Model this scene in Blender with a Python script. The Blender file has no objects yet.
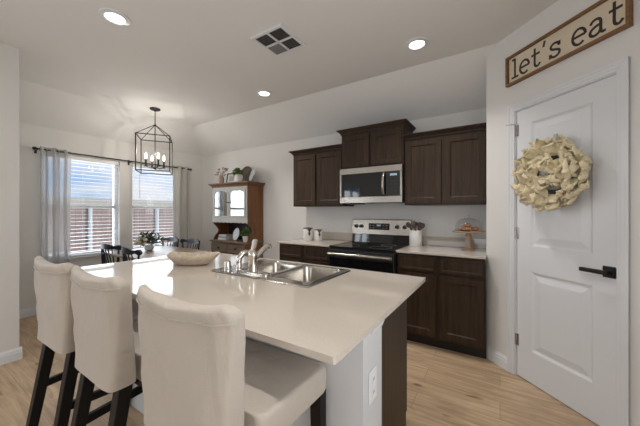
import bpy, bmesh, math, random
from mathutils import Vector, Matrix, noise
random.seed(7)
C = bpy.context.scene.collection
R = math.radians
PI = math.pi

# ------------------------------------------------------------------ camera
cam_d = bpy.data.cameras.new('camera'); cam = bpy.data.objects.new('camera', cam_d); C.objects.link(cam)
cam.location = (0, 0, 1.297); cam.rotation_euler = (R(90), 0, R(32.55))
cam_d.sensor_width = 36; cam_d.lens = 282 * 36 / 640; cam_d.shift_y = -1 / 640; cam_d.clip_start = .02
bpy.context.scene.camera = cam
vs = bpy.context.scene.view_settings
vs.view_transform = 'Standard'; vs.look = 'None'; vs.gamma = 1; vs.use_curve_mapping = False
vs.exposure = 0.06

# ------------------------------------------------------------------ world
w = bpy.data.worlds.new('sky'); bpy.context.scene.world = w; w.use_nodes = True
nt = w.node_tree; nt.nodes.clear()
def N(nt, t, **k):
    n = nt.nodes.new(t)
    for a, b in k.items():
        if a in n.inputs.keys(): n.inputs[a].default_value = b
        else: setattr(n, a, b)
    return n
tc = N(nt, 'ShaderNodeTexCoord'); mp = N(nt, 'ShaderNodeMapping'); mp.inputs['Scale'].default_value = (1, 1, 3)
nz = N(nt, 'ShaderNodeTexNoise', Scale=3.2, Detail=6.0, Roughness=.6)
rp = N(nt, 'ShaderNodeValToRGB'); rp.color_ramp.elements[0].position = .42; rp.color_ramp.elements[1].position = .62
rp.color_ramp.elements[0].color = (.36, .55, .86, 1); rp.color_ramp.elements[1].color = (.86, .88, .92, 1)
bg = N(nt, 'ShaderNodeBackground', Strength=1.0); ou = N(nt, 'ShaderNodeOutputWorld')
L = nt.links.new
L(tc.outputs['Generated'], mp.inputs[0]); L(mp.outputs[0], nz.inputs['Vector']); L(nz.outputs['Fac'], rp.inputs[0])
L(rp.outputs[0], bg.inputs[0]); L(bg.outputs[0], ou.inputs[0])

sl = bpy.data.lights.new('sun', 'SUN'); sl.energy = 2.2; sl.angle = R(2); sl.color = (1, .96, .90)
so_ = bpy.data.objects.new('sun', sl); C.objects.link(so_); so_.rotation_euler = Vector((-.62, -.42, -.66)).to_track_quat('-Z', 'Y').to_euler()

# ------------------------------------------------------------------ large lights: daylight through the windows, plus an added side fill
def area(name, loc, size, sizey, power, rot, col=(1, 1, 1)):
    l = bpy.data.lights.new(name, 'AREA'); l.shape = 'RECTANGLE'; l.size = size; l.size_y = sizey; l.energy = power; l.color = col
    o = bpy.data.objects.new(name, l); C.objects.link(o); o.location = loc; o.rotation_euler = rot
    return o
area('daylight_patio_door', (-1.4, -4.62, 1.2), 2.2, 2.1, 32, (R(90), 0, 0), (.98, .99, 1))
area('daylight_living_window', (-3.70, -1.35, 1.35), 1.1, 1.5, 36, (0, R(-90), 0), (.93, .97, 1))
area('added_side_fill', (.90, .25, 1.45), 1.2, 1.4, 26, (0, R(90), 0), (1, .99, .97))  # fill light at an invented right-wall opening, brightens the backsplash
area('daylight_nook_window', (-5.12, 1.56, 1.375), 1.36, .84, 13, (0, R(-90), 0), (.9, .95, 1))
area('daylight_nook_window', (-5.12, 2.575, 1.375), 1.36, .80, 13, (0, R(-90), 0), (.9, .95, 1))

# ------------------------------------------------------------------ materials
def newmat(name):
    m = bpy.data.materials.new(name); m.use_nodes = True
    return m, m.node_tree, m.node_tree.nodes['Principled BSDF']
def mat(name, col, rough=.5, metal=0, spec=.5, bump=0, bscale=60, var=0, vscale=3, coat=0, emit=0, sheen=0, trans=0):
    m, t, p = newmat(name)
    p.inputs['Base Color'].default_value = (*col, 1); p.inputs['Roughness'].default_value = rough
    p.inputs['Metallic'].default_value = metal; p.inputs['Specular IOR Level'].default_value = spec
    p.inputs['Coat Weight'].default_value = coat; p.inputs['Coat Roughness'].default_value = .08
    if sheen: p.inputs['Sheen Weight'].default_value = sheen
    if trans: p.inputs['Transmission Weight'].default_value = trans
    if emit: p.inputs['Emission Color'].default_value = (*col, 1); p.inputs['Emission Strength'].default_value = emit
    c = N(t, 'ShaderNodeTexCoord')
    if var:
        n = N(t, 'ShaderNodeTexNoise', Scale=vscale, Detail=4.0); t.links.new(c.outputs['Object'], n.inputs['Vector'])
        mx = N(t, 'ShaderNodeMix', data_type='RGBA')
        mx.inputs[6].default_value = (*[x * (1 - var) for x in col], 1); mx.inputs[7].default_value = (*[min(1, x * (1 + var)) for x in col], 1)
        t.links.new(n.outputs['Fac'], mx.inputs[0]); t.links.new(mx.outputs[2], p.inputs['Base Color'])
    if bump:
        n = N(t, 'ShaderNodeTexNoise', Scale=bscale, Detail=3.0); t.links.new(c.outputs['Object'], n.inputs['Vector'])
        b = N(t, 'ShaderNodeBump', Strength=bump, Distance=.01); t.links.new(n.outputs['Fac'], b.inputs['Height']); t.links.new(b.outputs[0], p.inputs['Normal'])
    return m
def wood(name, c1, c2, rough=.4, scale=(30, 30, 2.5), spec=.5, coat=0):
    m, t, p = newmat(name)
    p.inputs['Roughness'].default_value = rough; p.inputs['Specular IOR Level'].default_value = spec
    p.inputs['Coat Weight'].default_value = coat; p.inputs['Coat Roughness'].default_value = .15
    c = N(t, 'ShaderNodeTexCoord'); mp = N(t, 'ShaderNodeMapping'); mp.inputs['Scale'].default_value = scale
    n = N(t, 'ShaderNodeTexNoise', Scale=1.0, Detail=5.0, Roughness=.65, Distortion=.6)
    r = N(t, 'ShaderNodeValToRGB'); r.color_ramp.elements[0].position = .3; r.color_ramp.elements[1].position = .72
    r.color_ramp.elements[0].color = (*c1, 1); r.color_ramp.elements[1].color = (*c2, 1)
    t.links.new(c.outputs['Object'], mp.inputs[0]); t.links.new(mp.outputs[0], n.inputs['Vector']); t.links.new(n.outputs['Fac'], r.inputs[0])
    t.links.new(r.outputs[0], p.inputs['Base Color'])
    return m
def glassmat(name, tint=(1, 1, 1), base=.04, rough=.01, ior=.5):
    m = bpy.data.materials.new(name); m.use_nodes = True; t = m.node_tree; t.nodes.clear()
    a = N(t, 'ShaderNodeBsdfTransparent'); a.inputs[0].default_value = (*tint, 1)
    g = N(t, 'ShaderNodeBsdfGlossy'); g.inputs['Roughness'].default_value = rough
    f = N(t, 'ShaderNodeLayerWeight'); f.inputs[0].default_value = ior
    pw = N(t, 'ShaderNodeMath', operation='POWER'); pw.inputs[1].default_value = 4.5
    ml = N(t, 'ShaderNodeMath', operation='MULTIPLY_ADD'); ml.inputs[1].default_value = .9 - base; ml.inputs[2].default_value = base
    x = N(t, 'ShaderNodeMixShader'); o = N(t, 'ShaderNodeOutputMaterial')
    t.links.new(f.outputs[1], pw.inputs[0]); t.links.new(pw.outputs[0], ml.inputs[0]); t.links.new(ml.outputs[0], x.inputs[0]); t.links.new(a.outputs[0], x.inputs[1]); t.links.new(g.outputs[0], x.inputs[2]); t.links.new(x.outputs[0], o.inputs[0])
    return m
def sheer(name, col, see):
    m = bpy.data.materials.new(name); m.use_nodes = True; t = m.node_tree; t.nodes.clear()
    d = N(t, 'ShaderNodeBsdfDiffuse'); d.inputs[0].default_value = (*col, 1)
    tl = N(t, 'ShaderNodeBsdfTranslucent'); tl.inputs[0].default_value = (*col, 1)
    a = N(t, 'ShaderNodeBsdfTransparent')
    x1 = N(t, 'ShaderNodeMixShader'); x1.inputs[0].default_value = .2
    x2 = N(t, 'ShaderNodeMixShader'); x2.inputs[0].default_value = see; o = N(t, 'ShaderNodeOutputMaterial')
    t.links.new(d.outputs[0], x1.inputs[1]); t.links.new(tl.outputs[0], x1.inputs[2])
    t.links.new(x1.outputs[0], x2.inputs[1]); t.links.new(a.outputs[0], x2.inputs[2]); t.links.new(x2.outputs[0], o.inputs[0])
    return m
def floormat():
    m, t, p = newmat('oak_plank_floor')
    c = N(t, 'ShaderNodeTexCoord')
    b = N(t, 'ShaderNodeTexBrick'); b.offset = .37; b.squash = 1
    for k, v in {'Scale': 1.0, 'Mortar Size': .0016, 'Mortar Smooth': .3, 'Bias': 0.0, 'Brick Width': 1.35, 'Row Height': .19}.items(): b.inputs[k].default_value = v
    b.inputs['Color1'].default_value = (.50, .365, .24, 1); b.inputs['Color2'].default_value = (.585, .435, .29, 1); b.inputs['Mortar'].default_value = (.26, .185, .12, 1)
    mp = N(t, 'ShaderNodeMapping'); mp.inputs['Scale'].default_value = (1.6, 16, 1)
    n = N(t, 'ShaderNodeTexNoise', Scale=1.6, Detail=6.0, Roughness=.62, Distortion=.8)
    r = N(t, 'ShaderNodeValToRGB'); r.color_ramp.elements[0].position = .3; r.color_ramp.elements[1].position = .68
    r.color_ramp.elements[0].color = (.62, .58, .52, 1); r.color_ramp.elements[1].color = (1.12, 1.1, 1.08, 1)
    x = N(t, 'ShaderNodeMix', data_type='RGBA', blend_type='MULTIPLY'); x.inputs[0].default_value = 1
    # knots
    mk = N(t, 'ShaderNodeMapping'); mk.inputs['Scale'].default_value = (2.2, 7, 1)
    k = N(t, 'ShaderNodeTexNoise', Scale=2.0, Detail=2.0); rk = N(t, 'ShaderNodeValToRGB')
    rk.color_ramp.elements[0].position = .66; rk.color_ramp.elements[0].color = (1, 1, 1, 1); rk.color_ramp.elements[1].position = .76; rk.color_ramp.elements[1].color = (.45, .38, .3, 1)
    x2 = N(t, 'ShaderNodeMix', data_type='RGBA', blend_type='MULTIPLY'); x2.inputs[0].default_value = 1
    l = t.links.new
    l(c.outputs['Object'], b.inputs['Vector']); l(c.outputs['Object'], mp.inputs[0]); l(mp.outputs[0], n.inputs['Vector']); l(n.outputs['Fac'], r.inputs[0])
    l(b.outputs['Color'], x.inputs[6]); l(r.outputs[0], x.inputs[7])
    l(c.outputs['Object'], mk.inputs[0]); l(mk.outputs[0], k.inputs['Vector']); l(k.outputs['Fac'], rk.inputs[0])
    l(x.outputs[2], x2.inputs[6]); l(rk.outputs[0], x2.inputs[7]); l(x2.outputs[2], p.inputs['Base Color'])
    p.inputs['Roughness'].default_value = .42
    return m
def quartz():
    m, t, p = newmat('pale_quartz')
    c = N(t, 'ShaderNodeTexCoord'); n = N(t, 'ShaderNodeTexNoise', Scale=220.0, Detail=2.0)
    r = N(t, 'ShaderNodeValToRGB'); r.color_ramp.elements[0].position = .35; r.color_ramp.elements[1].position = .6
    r.color_ramp.elements[0].color = (.52, .46, .395, 1); r.color_ramp.elements[1].color = (.57, .505, .435, 1)
    t.links.new(c.outputs['Object'], n.inputs['Vector']); t.links.new(n.outputs['Fac'], r.inputs[0]); t.links.new(r.outputs[0], p.inputs['Base Color'])
    p.inputs['Roughness'].default_value = .04; p.inputs['Specular IOR Level'].default_value = .6
    return m

M = {}
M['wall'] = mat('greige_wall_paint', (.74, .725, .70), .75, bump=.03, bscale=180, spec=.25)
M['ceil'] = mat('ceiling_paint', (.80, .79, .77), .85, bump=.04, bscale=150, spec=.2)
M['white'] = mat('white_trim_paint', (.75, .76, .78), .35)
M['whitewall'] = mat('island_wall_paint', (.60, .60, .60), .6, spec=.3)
M['floor'] = floormat(); M['quartz'] = quartz()
M['cab'] = wood('espresso_cabinet', (.024, .0135, .0075), (.062, .038, .023), .42, (38, 38, 2.2), .24)
M['cabin'] = mat('near_black_brown', (.012, .009, .007), .6)  # one near-black brown for toe kicks and microwave keys
M['steel'] = mat('brushed_stainless', (.45, .415, .37), .27, 1, bump=.02, bscale=300)
M['sinksteel'] = mat('sink_stainless', (.50, .465, .42), .22, 1, bump=.015, bscale=200)
M['chrome'] = mat('brushed_nickel', (.66, .62, .57), .17, 1)
M['blackglass'] = mat('black_glass', (.006, .006, .007), .04, 0, .6)
M['black'] = mat('black_plastic', (.012, .012, .012), .35)
M['blackmetal'] = mat('matte_black_metal', (.014, .014, .015), .45, .3)
M['darkleg'] = wood('black_brown_leg_wood', (.004, .003, .0025), (.010, .007, .005), .5, (30,30,2.5), .25)
def clothmat():
    m = mat('cream_slipcover', (.46, .405, .345), .9, spec=.15, sheen=.2, var=.05, vscale=5); t = m.node_tree; p = t.nodes['Principled BSDF']
    c = N(t, 'ShaderNodeTexCoord'); mp = N(t, 'ShaderNodeMapping'); mp.inputs['Scale'].default_value = (1, 1, .55); mp.inputs['Rotation'].default_value = (.3, .4, .2)
    n = N(t, 'ShaderNodeTexNoise', Scale=9.0, Detail=3.0, Roughness=.5, Distortion=.7); b = N(t, 'ShaderNodeBump', Strength=.55, Distance=.02)
    n2 = N(t, 'ShaderNodeTexNoise', Scale=260.0, Detail=2.0); b2 = N(t, 'ShaderNodeBump', Strength=.12, Distance=.01)
    t.links.new(c.outputs['Object'], mp.inputs[0]); t.links.new(mp.outputs[0], n.inputs['Vector']); t.links.new(n.outputs['Fac'], b.inputs['Height'])
    t.links.new(c.outputs['Object'], n2.inputs['Vector']); t.links.new(n2.outputs['Fac'], b2.inputs['Height']); t.links.new(b.outputs[0], b2.inputs['Normal']); t.links.new(b2.outputs[0], p.inputs['Normal'])
    return m
M['cloth'] = clothmat()
M['chair'] = mat('navy_black_chair_paint', (.007, .010, .019), .35, spec=.4)
M['tabletop'] = wood('tan_table_wood', (.25, .18, .13), (.35, .265, .20), .3, (3, 30, 30), .6)
M['hwood'] = wood('hutch_brown_wood', (.10, .035, .009), (.22, .085, .022), .35, (26, 26, 1.6))
M['hdraw'] = wood('hutch_worn_drawer_wood', (.10, .065, .04), (.20, .14, .09), .45, (3, 26, 26))
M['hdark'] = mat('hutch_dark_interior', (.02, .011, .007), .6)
M['hpaint'] = mat('hutch_aged_white_paint', (.42, .405, .365), .45, var=.12, vscale=12)
M['hglass'] = glassmat('hutch_glass', (.55, .55, .55), .45, .015)
M['glass'] = glassmat('clear_glass', (.97, .98, .99), .04)
M['dome'] = glassmat('dome_glass', (.96, .965, .965), .05)
M['blind'] = mat('white_blind', (.86, .86, .86), .45)
M['vinyl'] = mat('white_vinyl', (.78, .78, .78), .4)
M['curtL'] = sheer('pale_grey_sheer_curtain', (.55, .545, .535), .46)
M['curtR'] = sheer('cream_sheer_curtain', (.60, .575, .53), .05)
M['ceramic'] = mat('white_ceramic', (.74, .73, .70), .2)
M['browndeco'] = mat('brown_glaze', (.06, .03, .018), .3)
M['utensil'] = wood('dark_utensil_wood', (.07, .045, .03), (.17, .115, .08), .5)
M['stand'] = wood('pale_turned_wood', (.38, .25, .17), (.52, .37, .27), .5)
M['pastry'] = mat('baked_crust', (.35, .17, .075), .7, var=.4, vscale=40, bump=.4, bscale=60)
M['bowl'] = wood('bleached_bowl_wood', (.40, .315, .225), (.66, .56, .44), .6, (14, 50, 14))
M['petal'] = mat('cream_felt_petal', (.82, .715, .49), .85, spec=.15, var=.22, vscale=9, sheen=.2)
M['signwood'] = wood('sign_frame_wood', (.13, .06, .02), (.27, .135, .05), .5, (4, 30, 30))
M['signface'] = mat('cream_sign_board', (.66, .57, .43), .6, var=.05)
M['ink'] = mat('dark_brown_lettering', (.035, .022, .014), .6)
M['leaf'] = mat('green_leaf', (.11, .20, .045), .5, var=.5, vscale=20)
M['darkleaf'] = mat('deep_green_leaf', (.04, .075, .035), .5, var=.5, vscale=20)
M['cream'] = mat('cream_blossom', (.62, .54, .33), .7, var=.2, vscale=20)
M['pink'] = mat('dusty_pink_pot', (.40, .24, .20), .6)
M['twig'] = mat('twig_brown', (.16, .10, .08), .7)
M['bloom'] = mat('muted_mauve_bloom', (.33, .21, .20), .7, var=.3, vscale=30)
M['wicker'] = mat('woven_brown_wicker', (.13, .105, .075), .8, bump=.6, bscale=90, var=.3, vscale=60)
M['art'] = mat('faded_picture_print', (.42, .45, .46), .5, var=.5, vscale=18)
M['greyframe'] = mat('dark_grey_frame', (.06, .06, .065), .5)
M['plate'] = mat('white_patterned_plate', (.62, .63, .63), .2, var=.25, vscale=22)
M['book1'] = mat('pale_blue_book_cover', (.50, .54, .60), .6); M['book2'] = mat('grey_book_cover', (.30, .30, .31), .6); M['book3'] = mat('white_book_cover', (.66, .65, .63), .6)
M['page'] = mat('book_pages', (.68, .64, .55), .8)
M['lens'] = mat('lamp_lens', (1, .97, .92), .4, emit=6)
M['bulb'] = mat('bulb_glass_lit', (1, .93, .82), .3, emit=9)
M['led'] = mat('cool_display_glow', (.35, .5, .6), .4, emit=.12)
M['ventdark'] = mat('vent_dark_slots', (.05, .047, .044), .7)
M['ventlight'] = mat('vent_light_slots', (.30, .29, .275), .6)
M['fence'] = wood('red_brown_fence_board', (.34, .235, .205), (.46, .34, .305), .8, (2, 5, .8))
M['post'] = mat('pale_fence_post', (.85, .86, .88), .5)
M['ground'] = mat('dry_lawn', (.30, .28, .19), .95, var=.3, vscale=2)
M['roof'] = mat('tan_shingle_roof', (.50, .44, .36), .9, var=.15, vscale=8)
M['siding'] = mat('pale_house_siding', (.62, .60, .57), .8)
M['hook'] = mat('clear_plastic_hook', (.5, .5, .5), .2)

# ------------------------------------------------------------------ mesh builder
class B:
    def __init__(s): s.bm = bmesh.new()
    def box(s, x0, x1, y0, y1, z0, z1, m=None):
        vs = [s.bm.verts.new(p) for p in ((x0,y0,z0),(x1,y0,z0),(x1,y1,z0),(x0,y1,z0),(x0,y0,z1),(x1,y0,z1),(x1,y1,z1),(x0,y1,z1))]
        for f in ((0,3,2,1),(4,5,6,7),(0,1,5,4),(1,2,6,5),(2,3,7,6),(3,0,4,7)): s.bm.faces.new([vs[i] for i in f])
        if m is not None:
            for v in vs: v.co = m @ v.co
        return s
    def loft(s, rings, cap=True, closed=True):
        rr = [[s.bm.verts.new(p) for p in r] for r in rings]
        n = len(rr[0])
        for a, b in zip(rr, rr[1:]):
            for i in range(n if closed else n - 1):
                j = (i + 1) % n
                s.bm.faces.new((a[i], a[j], b[j], b[i]))
        if cap and closed:
            s.bm.faces.new(rr[0][::-1]); s.bm.faces.new(rr[-1])
        return s
    def beam(s, p0, p1, a0, a1=None, up=(0,1,0), b0=None, b1=None):
        p0 = Vector(p0); p1 = Vector(p1); d = (p1 - p0).normalized(); u = Vector(up); x = d.cross(u).normalized(); y = x.cross(d).normalized()
        a1 = a0 if a1 is None else a1; b0 = a0 if b0 is None else b0; b1 = a1 if b1 is None else b1
        return s.loft([[p + x*sx*a/2 + y*sy*b/2 for sx, sy in ((-1,-1),(1,-1),(1,1),(-1,1))] for p, a, b in ((p0,a0,b0),(p1,a1,b1))])
    def tube(s, pts, r, n=8, cap=True):
        pts = [Vector(p) for p in pts]; rs = r if isinstance(r, (list, tuple)) else [r] * len(pts)
        d = (pts[1] - pts[0]).normalized(); u = Vector((0,0,1)) if abs(d.z) < .9 else Vector((1,0,0))
        x = d.cross(u).normalized(); rings = []
        for i, p in enumerate(pts):
            d = (pts[min(i+1, len(pts)-1)] - pts[max(i-1, 0)]).normalized()
            x = (x - d * x.dot(d)).normalized(); y = d.cross(x)
            rings.append([p + (x*math.cos(2*PI*k/n) + y*math.sin(2*PI*k/n)) * rs[i] for k in range(n)])
        return s.loft(rings, cap)
    def lathe(s, prof, n=24, c=(0,0,0), sx=1, sy=1, cap=True):
        return s.loft([[(c[0] + r*math.cos(2*PI*k/n)*sx, c[1] + r*math.sin(2*PI*k/n)*sy, c[2] + z) for k in range(n)] for r, z in prof], cap)
    def ball(s, c, r, sc=(1,1,1), n=12):
        pr = [(max(1e-4, math.sin(PI*i/n)) * r, -math.cos(PI*i/n) * r) for i in range(n + 1)]
        return s.loft([[(c[0] + q*math.cos(2*PI*k/n)*sc[0], c[1] + q*math.sin(2*PI*k/n)*sc[1], c[2] + z*sc[2]) for k in range(n)] for q, z in pr])
    def prism(s, poly, y0, y1):      # polygon in x,z extruded along y
        a = [s.bm.verts.new((x, y0, z)) for x, z in poly]; b = [s.bm.verts.new((x, y1, z)) for x, z in poly]
        s.bm.faces.new(a[::-1]); s.bm.faces.new(b); n = len(poly)
        for i in range(n): s.bm.faces.new((a[i], a[(i+1) % n], b[(i+1) % n], b[i]))
        return s
    def ribbon(s, pts, wd, y0, y1):  # stroke in x,z, thickness along y
        pts = [Vector((p[0], p[1])) for p in pts]; Lp = []; Rp = []
        for i, p in enumerate(pts):
            d = (pts[min(i+1, len(pts)-1)] - pts[max(i-1, 0)]).normalized(); nrm = Vector((-d.y, d.x)) * wd / 2
            Lp.append(p + nrm); Rp.append(p - nrm)
        rings = [[(l.x, y0, l.y), (r.x, y0, r.y), (r.x, y1, r.y), (l.x, y1, l.y)] for l, r in zip(Lp, Rp)]
        return s.loft(rings)
    def quad(s, *p): s.bm.faces.new([s.bm.verts.new(q) for q in p]); return s
    def grid(s, nu, nv, fn):
        g = [[s.bm.verts.new(fn(i / nu, j / nv)) for j in range(nv + 1)] for i in range(nu + 1)]
        for i in range(nu):
            for j in range(nv): s.bm.faces.new((g[i][j], g[i+1][j], g[i+1][j+1], g[i][j+1]))
        return s
    def panel(s, w, h, t, panels, raised=True, x0=0, z0=0, y=0, d=.008, e=.012, f=.028):   # door leaf, front face at y facing -y
        xs = sorted({0, w, *[q for p in panels for q in (p[0], p[2])]}); zs = sorted({0, h, *[q for p in panels for q in (p[1], p[3])]})
        bm = s.bm
        def rect(a, b, c, dd, yy): return [bm.verts.new((x0+q[0], y+yy, z0+q[1])) for q in ((a,b),(c,b),(c,dd),(a,dd))]
        for i in range(len(xs)-1):
            for j in range(len(zs)-1):
                a, b, c, e2 = xs[i], zs[j], xs[i+1], zs[j+1]
                hit = [p for p in panels if p[0] <= a and p[2] >= c and p[1] <= b and p[3] >= e2]
                if not hit: bm.faces.new(rect(a, b, c, e2, 0))
        for a, b, c, e2 in panels:
            steps = [(0, 0), (e, d)] + ([(e + .010, d), (e + f, d * .25)] if raised else [])
            rings = [rect(a+o, b+o, c-o, e2-o, yy) for o, yy in steps]
            for q, r in zip(rings, rings[1:]):
                for k in range(4): bm.faces.new((q[k], q[(k+1) % 4], r[(k+1) % 4], r[k]))
            bm.faces.new(rings[-1])
        f0 = rect(0, 0, w, h, 0); b0 = rect(0, 0, w, h, t)
        for k in range(4): bm.faces.new((f0[(k+1) % 4], f0[k], b0[k], b0[(k+1) % 4]))
        bm.faces.new(b0[::-1])
        bmesh.ops.remove_doubles(bm, verts=bm.verts, dist=1e-5)
        return s
    def xf(s, m): s.bm.transform(m); return s
    def make(s, name, mt, parent=None, bevel=0, smooth=0, loc=None, rot=None, recalc=True, subsurf=0):
        if recalc: bmesh.ops.recalc_face_normals(s.bm, faces=s.bm.faces)
        me = bpy.data.meshes.new(name); s.bm.to_mesh(me); s.bm.free()
        me.materials.append(M[mt] if isinstance(mt, str) else mt)
        o = bpy.data.objects.new(name, me); C.objects.link(o)
        if parent: o.parent = parent
        if loc: o.location = loc
        if rot: o.rotation_euler = rot
        if smooth:
            me.polygons.foreach_set('use_smooth', [True] * len(me.polygons)); me.set_sharp_from_angle(angle=R(smooth))
        if bevel:
            b = o.modifiers.new('bevel', 'BEVEL'); b.width = bevel; b.segments = 2; b.limit_method = 'ANGLE'; b.angle_limit = R(50)
        if subsurf:
            b = o.modifiers.new('sub', 'SUBSURF'); b.levels = b.render_levels = subsurf
        return o
def tag(o, label, cat, group=None):
    o['label'] = label; o['category'] = cat
    if group: o['group'] = group
    return o
def thing(name, label, cat, loc=(0,0,0), rz=0, group=None):
    o = bpy.data.objects.new(name, None); C.objects.link(o); o.empty_display_size = .1
    o.location = loc; o.rotation_euler = (0, 0, rz)
    return tag(o, label, cat, group)
def struct(b, name, m, parent=None, **k):
    o = b.make(name, m, parent, **k)
    o['kind'] = 'structure'
    return o
def structroot(name, loc=(0,0,0), rz=0):
    o = bpy.data.objects.new(name, None); C.objects.link(o); o.location = loc; o.rotation_euler = (0,0,rz); o['kind'] = 'structure'
    return o
def copy_tree(o, parent=None):
    c = o.copy(); C.objects.link(c)
    if parent: c.parent = parent
    for ch in list(o.children): copy_tree(ch, c)
    return c

# ------------------------------------------------------------------ room shell
XL, YB, ZF, ZW = -4.93, 3.43, 2.74, 2.39
struct(B().box(-5.1, 1.0, -4.6, 3.6, -.1, 0), 'floor', 'floor')
b = B()
def slab(*p): b.quad(*p)
XS, YS = -4.40, 2.85
slab((XS,.5,ZF),(XS,YS,ZF),(1,YS,ZF),(1,.5,ZF)); slab((-3.7,-4.6,ZF),(-3.7,.5,ZF),(1,.5,ZF),(1,-4.6,ZF))
slab((XL,.5,ZW),(XL,YB,ZW),(XS,YS,ZF),(XS,.5,ZF)); slab((XL,YB,ZW),(1,YB,ZW),(1,YS,ZF),(XS,YS,ZF))
bmesh.ops.remove_doubles(b.bm, verts=b.bm.verts, dist=1e-4)
o = struct(b, 'ceiling', 'ceil', recalc=False)
sd = o.modifiers.new('thick', 'SOLIDIFY'); sd.thickness = .12; sd.offset = 1 if o.data.polygons[0].normal.z > 0 else -1
struct(B().box(-5.08, .1, YB, YB+.12, 0, 2.85), 'wall_back', 'wall')
W1 = (1.12, 2.00); W2 = (2.17, 2.98); WZ = (.68, 2.07)
b = B(); X0, X1 = -5.08, XL
b.box(X0, X1, .55, YB, 0, WZ[0]); b.box(X0, X1, .55, YB, WZ[1], 2.85)
for y0, y1 in ((.55, W1[0]), (W1[1], W2[0]), (W2[1], YB)): b.box(X0, X1, y0, y1, *WZ)
struct(b, 'wall_left', 'wall')
struct(B().box(-5.08, -3.575, .55, .67, 0, 2.85), 'wall_front_left', 'wall')
LZ = (.6, 2.1)
b = B(); b.box(-3.695, -3.575, -4.6, .55, 0, LZ[0]); b.box(-3.695, -3.575, -4.6, .55, LZ[1], 2.85)
b.box(-3.695, -3.575, -4.6, -1.9, *LZ); b.box(-3.695, -3.575, -.8, .55, *LZ)
struct(b, 'wall_living', 'wall')
b = B(); b.box(-3.7, -2.5, -4.6, -4.5, 0, 2.85); b.box(-.3, 1, -4.6, -4.5, 0, 2.85); b.box(-2.5, -.3, -4.6, -4.5, 2.2, 2.85)
struct(b, 'wall_rear', 'wall')
b = B(); b.box(.75, .87, -4.5, 2.08, 0, .72); b.box(.75, .87, -4.5, 2.08, 2.18, 2.85); b.box(.75, .87, -4.5, -.38, .72, 2.18); b.box(.75, .87, .88, 2.08, .72, 2.18)
struct(b, 'wall_right', 'wall')
r = structroot('added_fill_window', (.75, 0, 0)); b = B()  # unseen window, added only to house the side fill light
for a, c, d, e in ((-.38, -.34, .72, 2.18), (.84, .88, .72, 2.18), (-.38, .88, .72, .76), (-.38, .88, 2.14, 2.18), (-.34, .84, 1.43, 1.47)): b.box(.04, .10, a, c, d, e)
struct(b, 'window_frame', 'vinyl', r)
struct(B().box(.068, .072, -.34, .84, .76, 2.14), 'pane', 'glass', r)
struct(B().box(-.098, .02, 2.952, YB, 0, 2.85), 'wall_return', 'wall')
# pantry wall at 45 degrees: local x along the wall, -y faces the room
PW = structroot('wall_pantry', (0, 2.83, 0), R(-45))
DX0, DX1, DZ = .150, .793, 2.09
b = B(); b.box(-.145, DX0-.012, 0, .11, 0, 2.85); b.box(DX1+.012, 1.10, 0, .11, 0, 2.85); b.box(DX0-.012, DX1+.012, 0, .11, DZ+.012, 2.85)
struct(b, 'wall_surface', 'wall', PW)
D1 = structroot('door_1', (0, 2.83, 0), R(-45))
pw, ph = DX1-DX0-.006, DZ-.012
b = B(); b.panel(pw, ph, .035, [(.118, .235, pw-.118, .835), (.118, 1.03, pw-.118, ph-.115)], True, DX0+.003, .010, .008, .010, .016, .05)
struct(b, 'door_leaf', 'white', D1)
for z in (.29, 1.13, 1.94):
    struct(B().tube([(DX0+.001, .002, z-.045), (DX0+.001, .002, z+.045)], .007).box(DX0+.003, DX0+.02, .004, .0085, z-.045, z+.045), 'hinge', 'steel', D1, smooth=40)
# hinge-mounted door stop
struct(B().tube([(DX0+.001, -.004, 1.99), (DX0-.02, -.035, 1.992), (DX0-.05, -.045, 1.994)], .004), 'door_stop', 'chrome', D1, smooth=40)
hd = struct(B().box(.728, .786, -.004, .008, .913, .979), 'handle_plate', 'blackmetal', D1, bevel=.002)
struct(B().tube([(.760, -.004, .946), (.760, -.045, .946)], .010).box(.640, .772, -.060, -.040, .934, .958), 'handle', 'blackmetal', D1, bevel=.003)
struct(B().box(DX1-.004, DX1+.001, .002, .03, .915, .975), 'strike_plate', 'chrome', D1)
# jamb and casing
b = B()
for x0, x1 in ((DX0-.012, DX0), (DX1, DX1+.012)): b.box(x0, x1, .0, .11, 0, DZ+.012)
b.box(DX0, DX1, 0, .11, DZ, DZ+.012)
T1 = structroot('trim_1', (0, 2.83, 0), R(-45))
struct(b, 'door_jamb', 'white', T1)
b = B(); cw = .062
def casing(o0, o1, y):      # a U frame from offset o0 to o1 outside the opening
    x0, x1, z1 = DX0-.012, DX1+.012, DZ+.012
    b.box(x0-o1, x0-o0, -y, 0, 0, z1+o1); b.box(x1+o0, x1+o1, -y, 0, 0, z1+o1); b.box(x0-o0, x1+o0, -y, 0, z1+o0, z1+o1)
casing(-.006, .05, .010); casing(.012, .05, .014); casing(.034, .05, .019)
struct(b, 'door_casing', 'white', T1, bevel=.002)
def baseboard(name, length, loc, rz, h=.105):
    prof = [(0,0),(-.016,0),(-.016,h*.62),(-.012,h*.72),(-.012,h*.82),(-.006,h*.93),(-.004,h),(0,h)]
    b = B(); b.loft([[(x, y, z) for y, z in prof] for x in (0, length)])
    return struct(b, name, 'white', loc=loc, rot=(0,0,rz))
def wl(x, y=0): return (x*math.cos(R(-45)) - y*math.sin(R(-45)), 2.83 + x*math.sin(R(-45)) + y*math.cos(R(-45)), 0)
baseboard('baseboard_pantry', DX0-.062+.145, wl(-.145), R(-45))
baseboard('baseboard_right', 1.10-DX1-.062, wl(DX1+.062), R(-45))
baseboard('baseboard_left', 2.76, (XL, .67, 0), R(90))
baseboard('baseboard_living', 5.186, (-3.575, -4.5, 0), R(90)).scale = (1, 1, 1)
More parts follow.
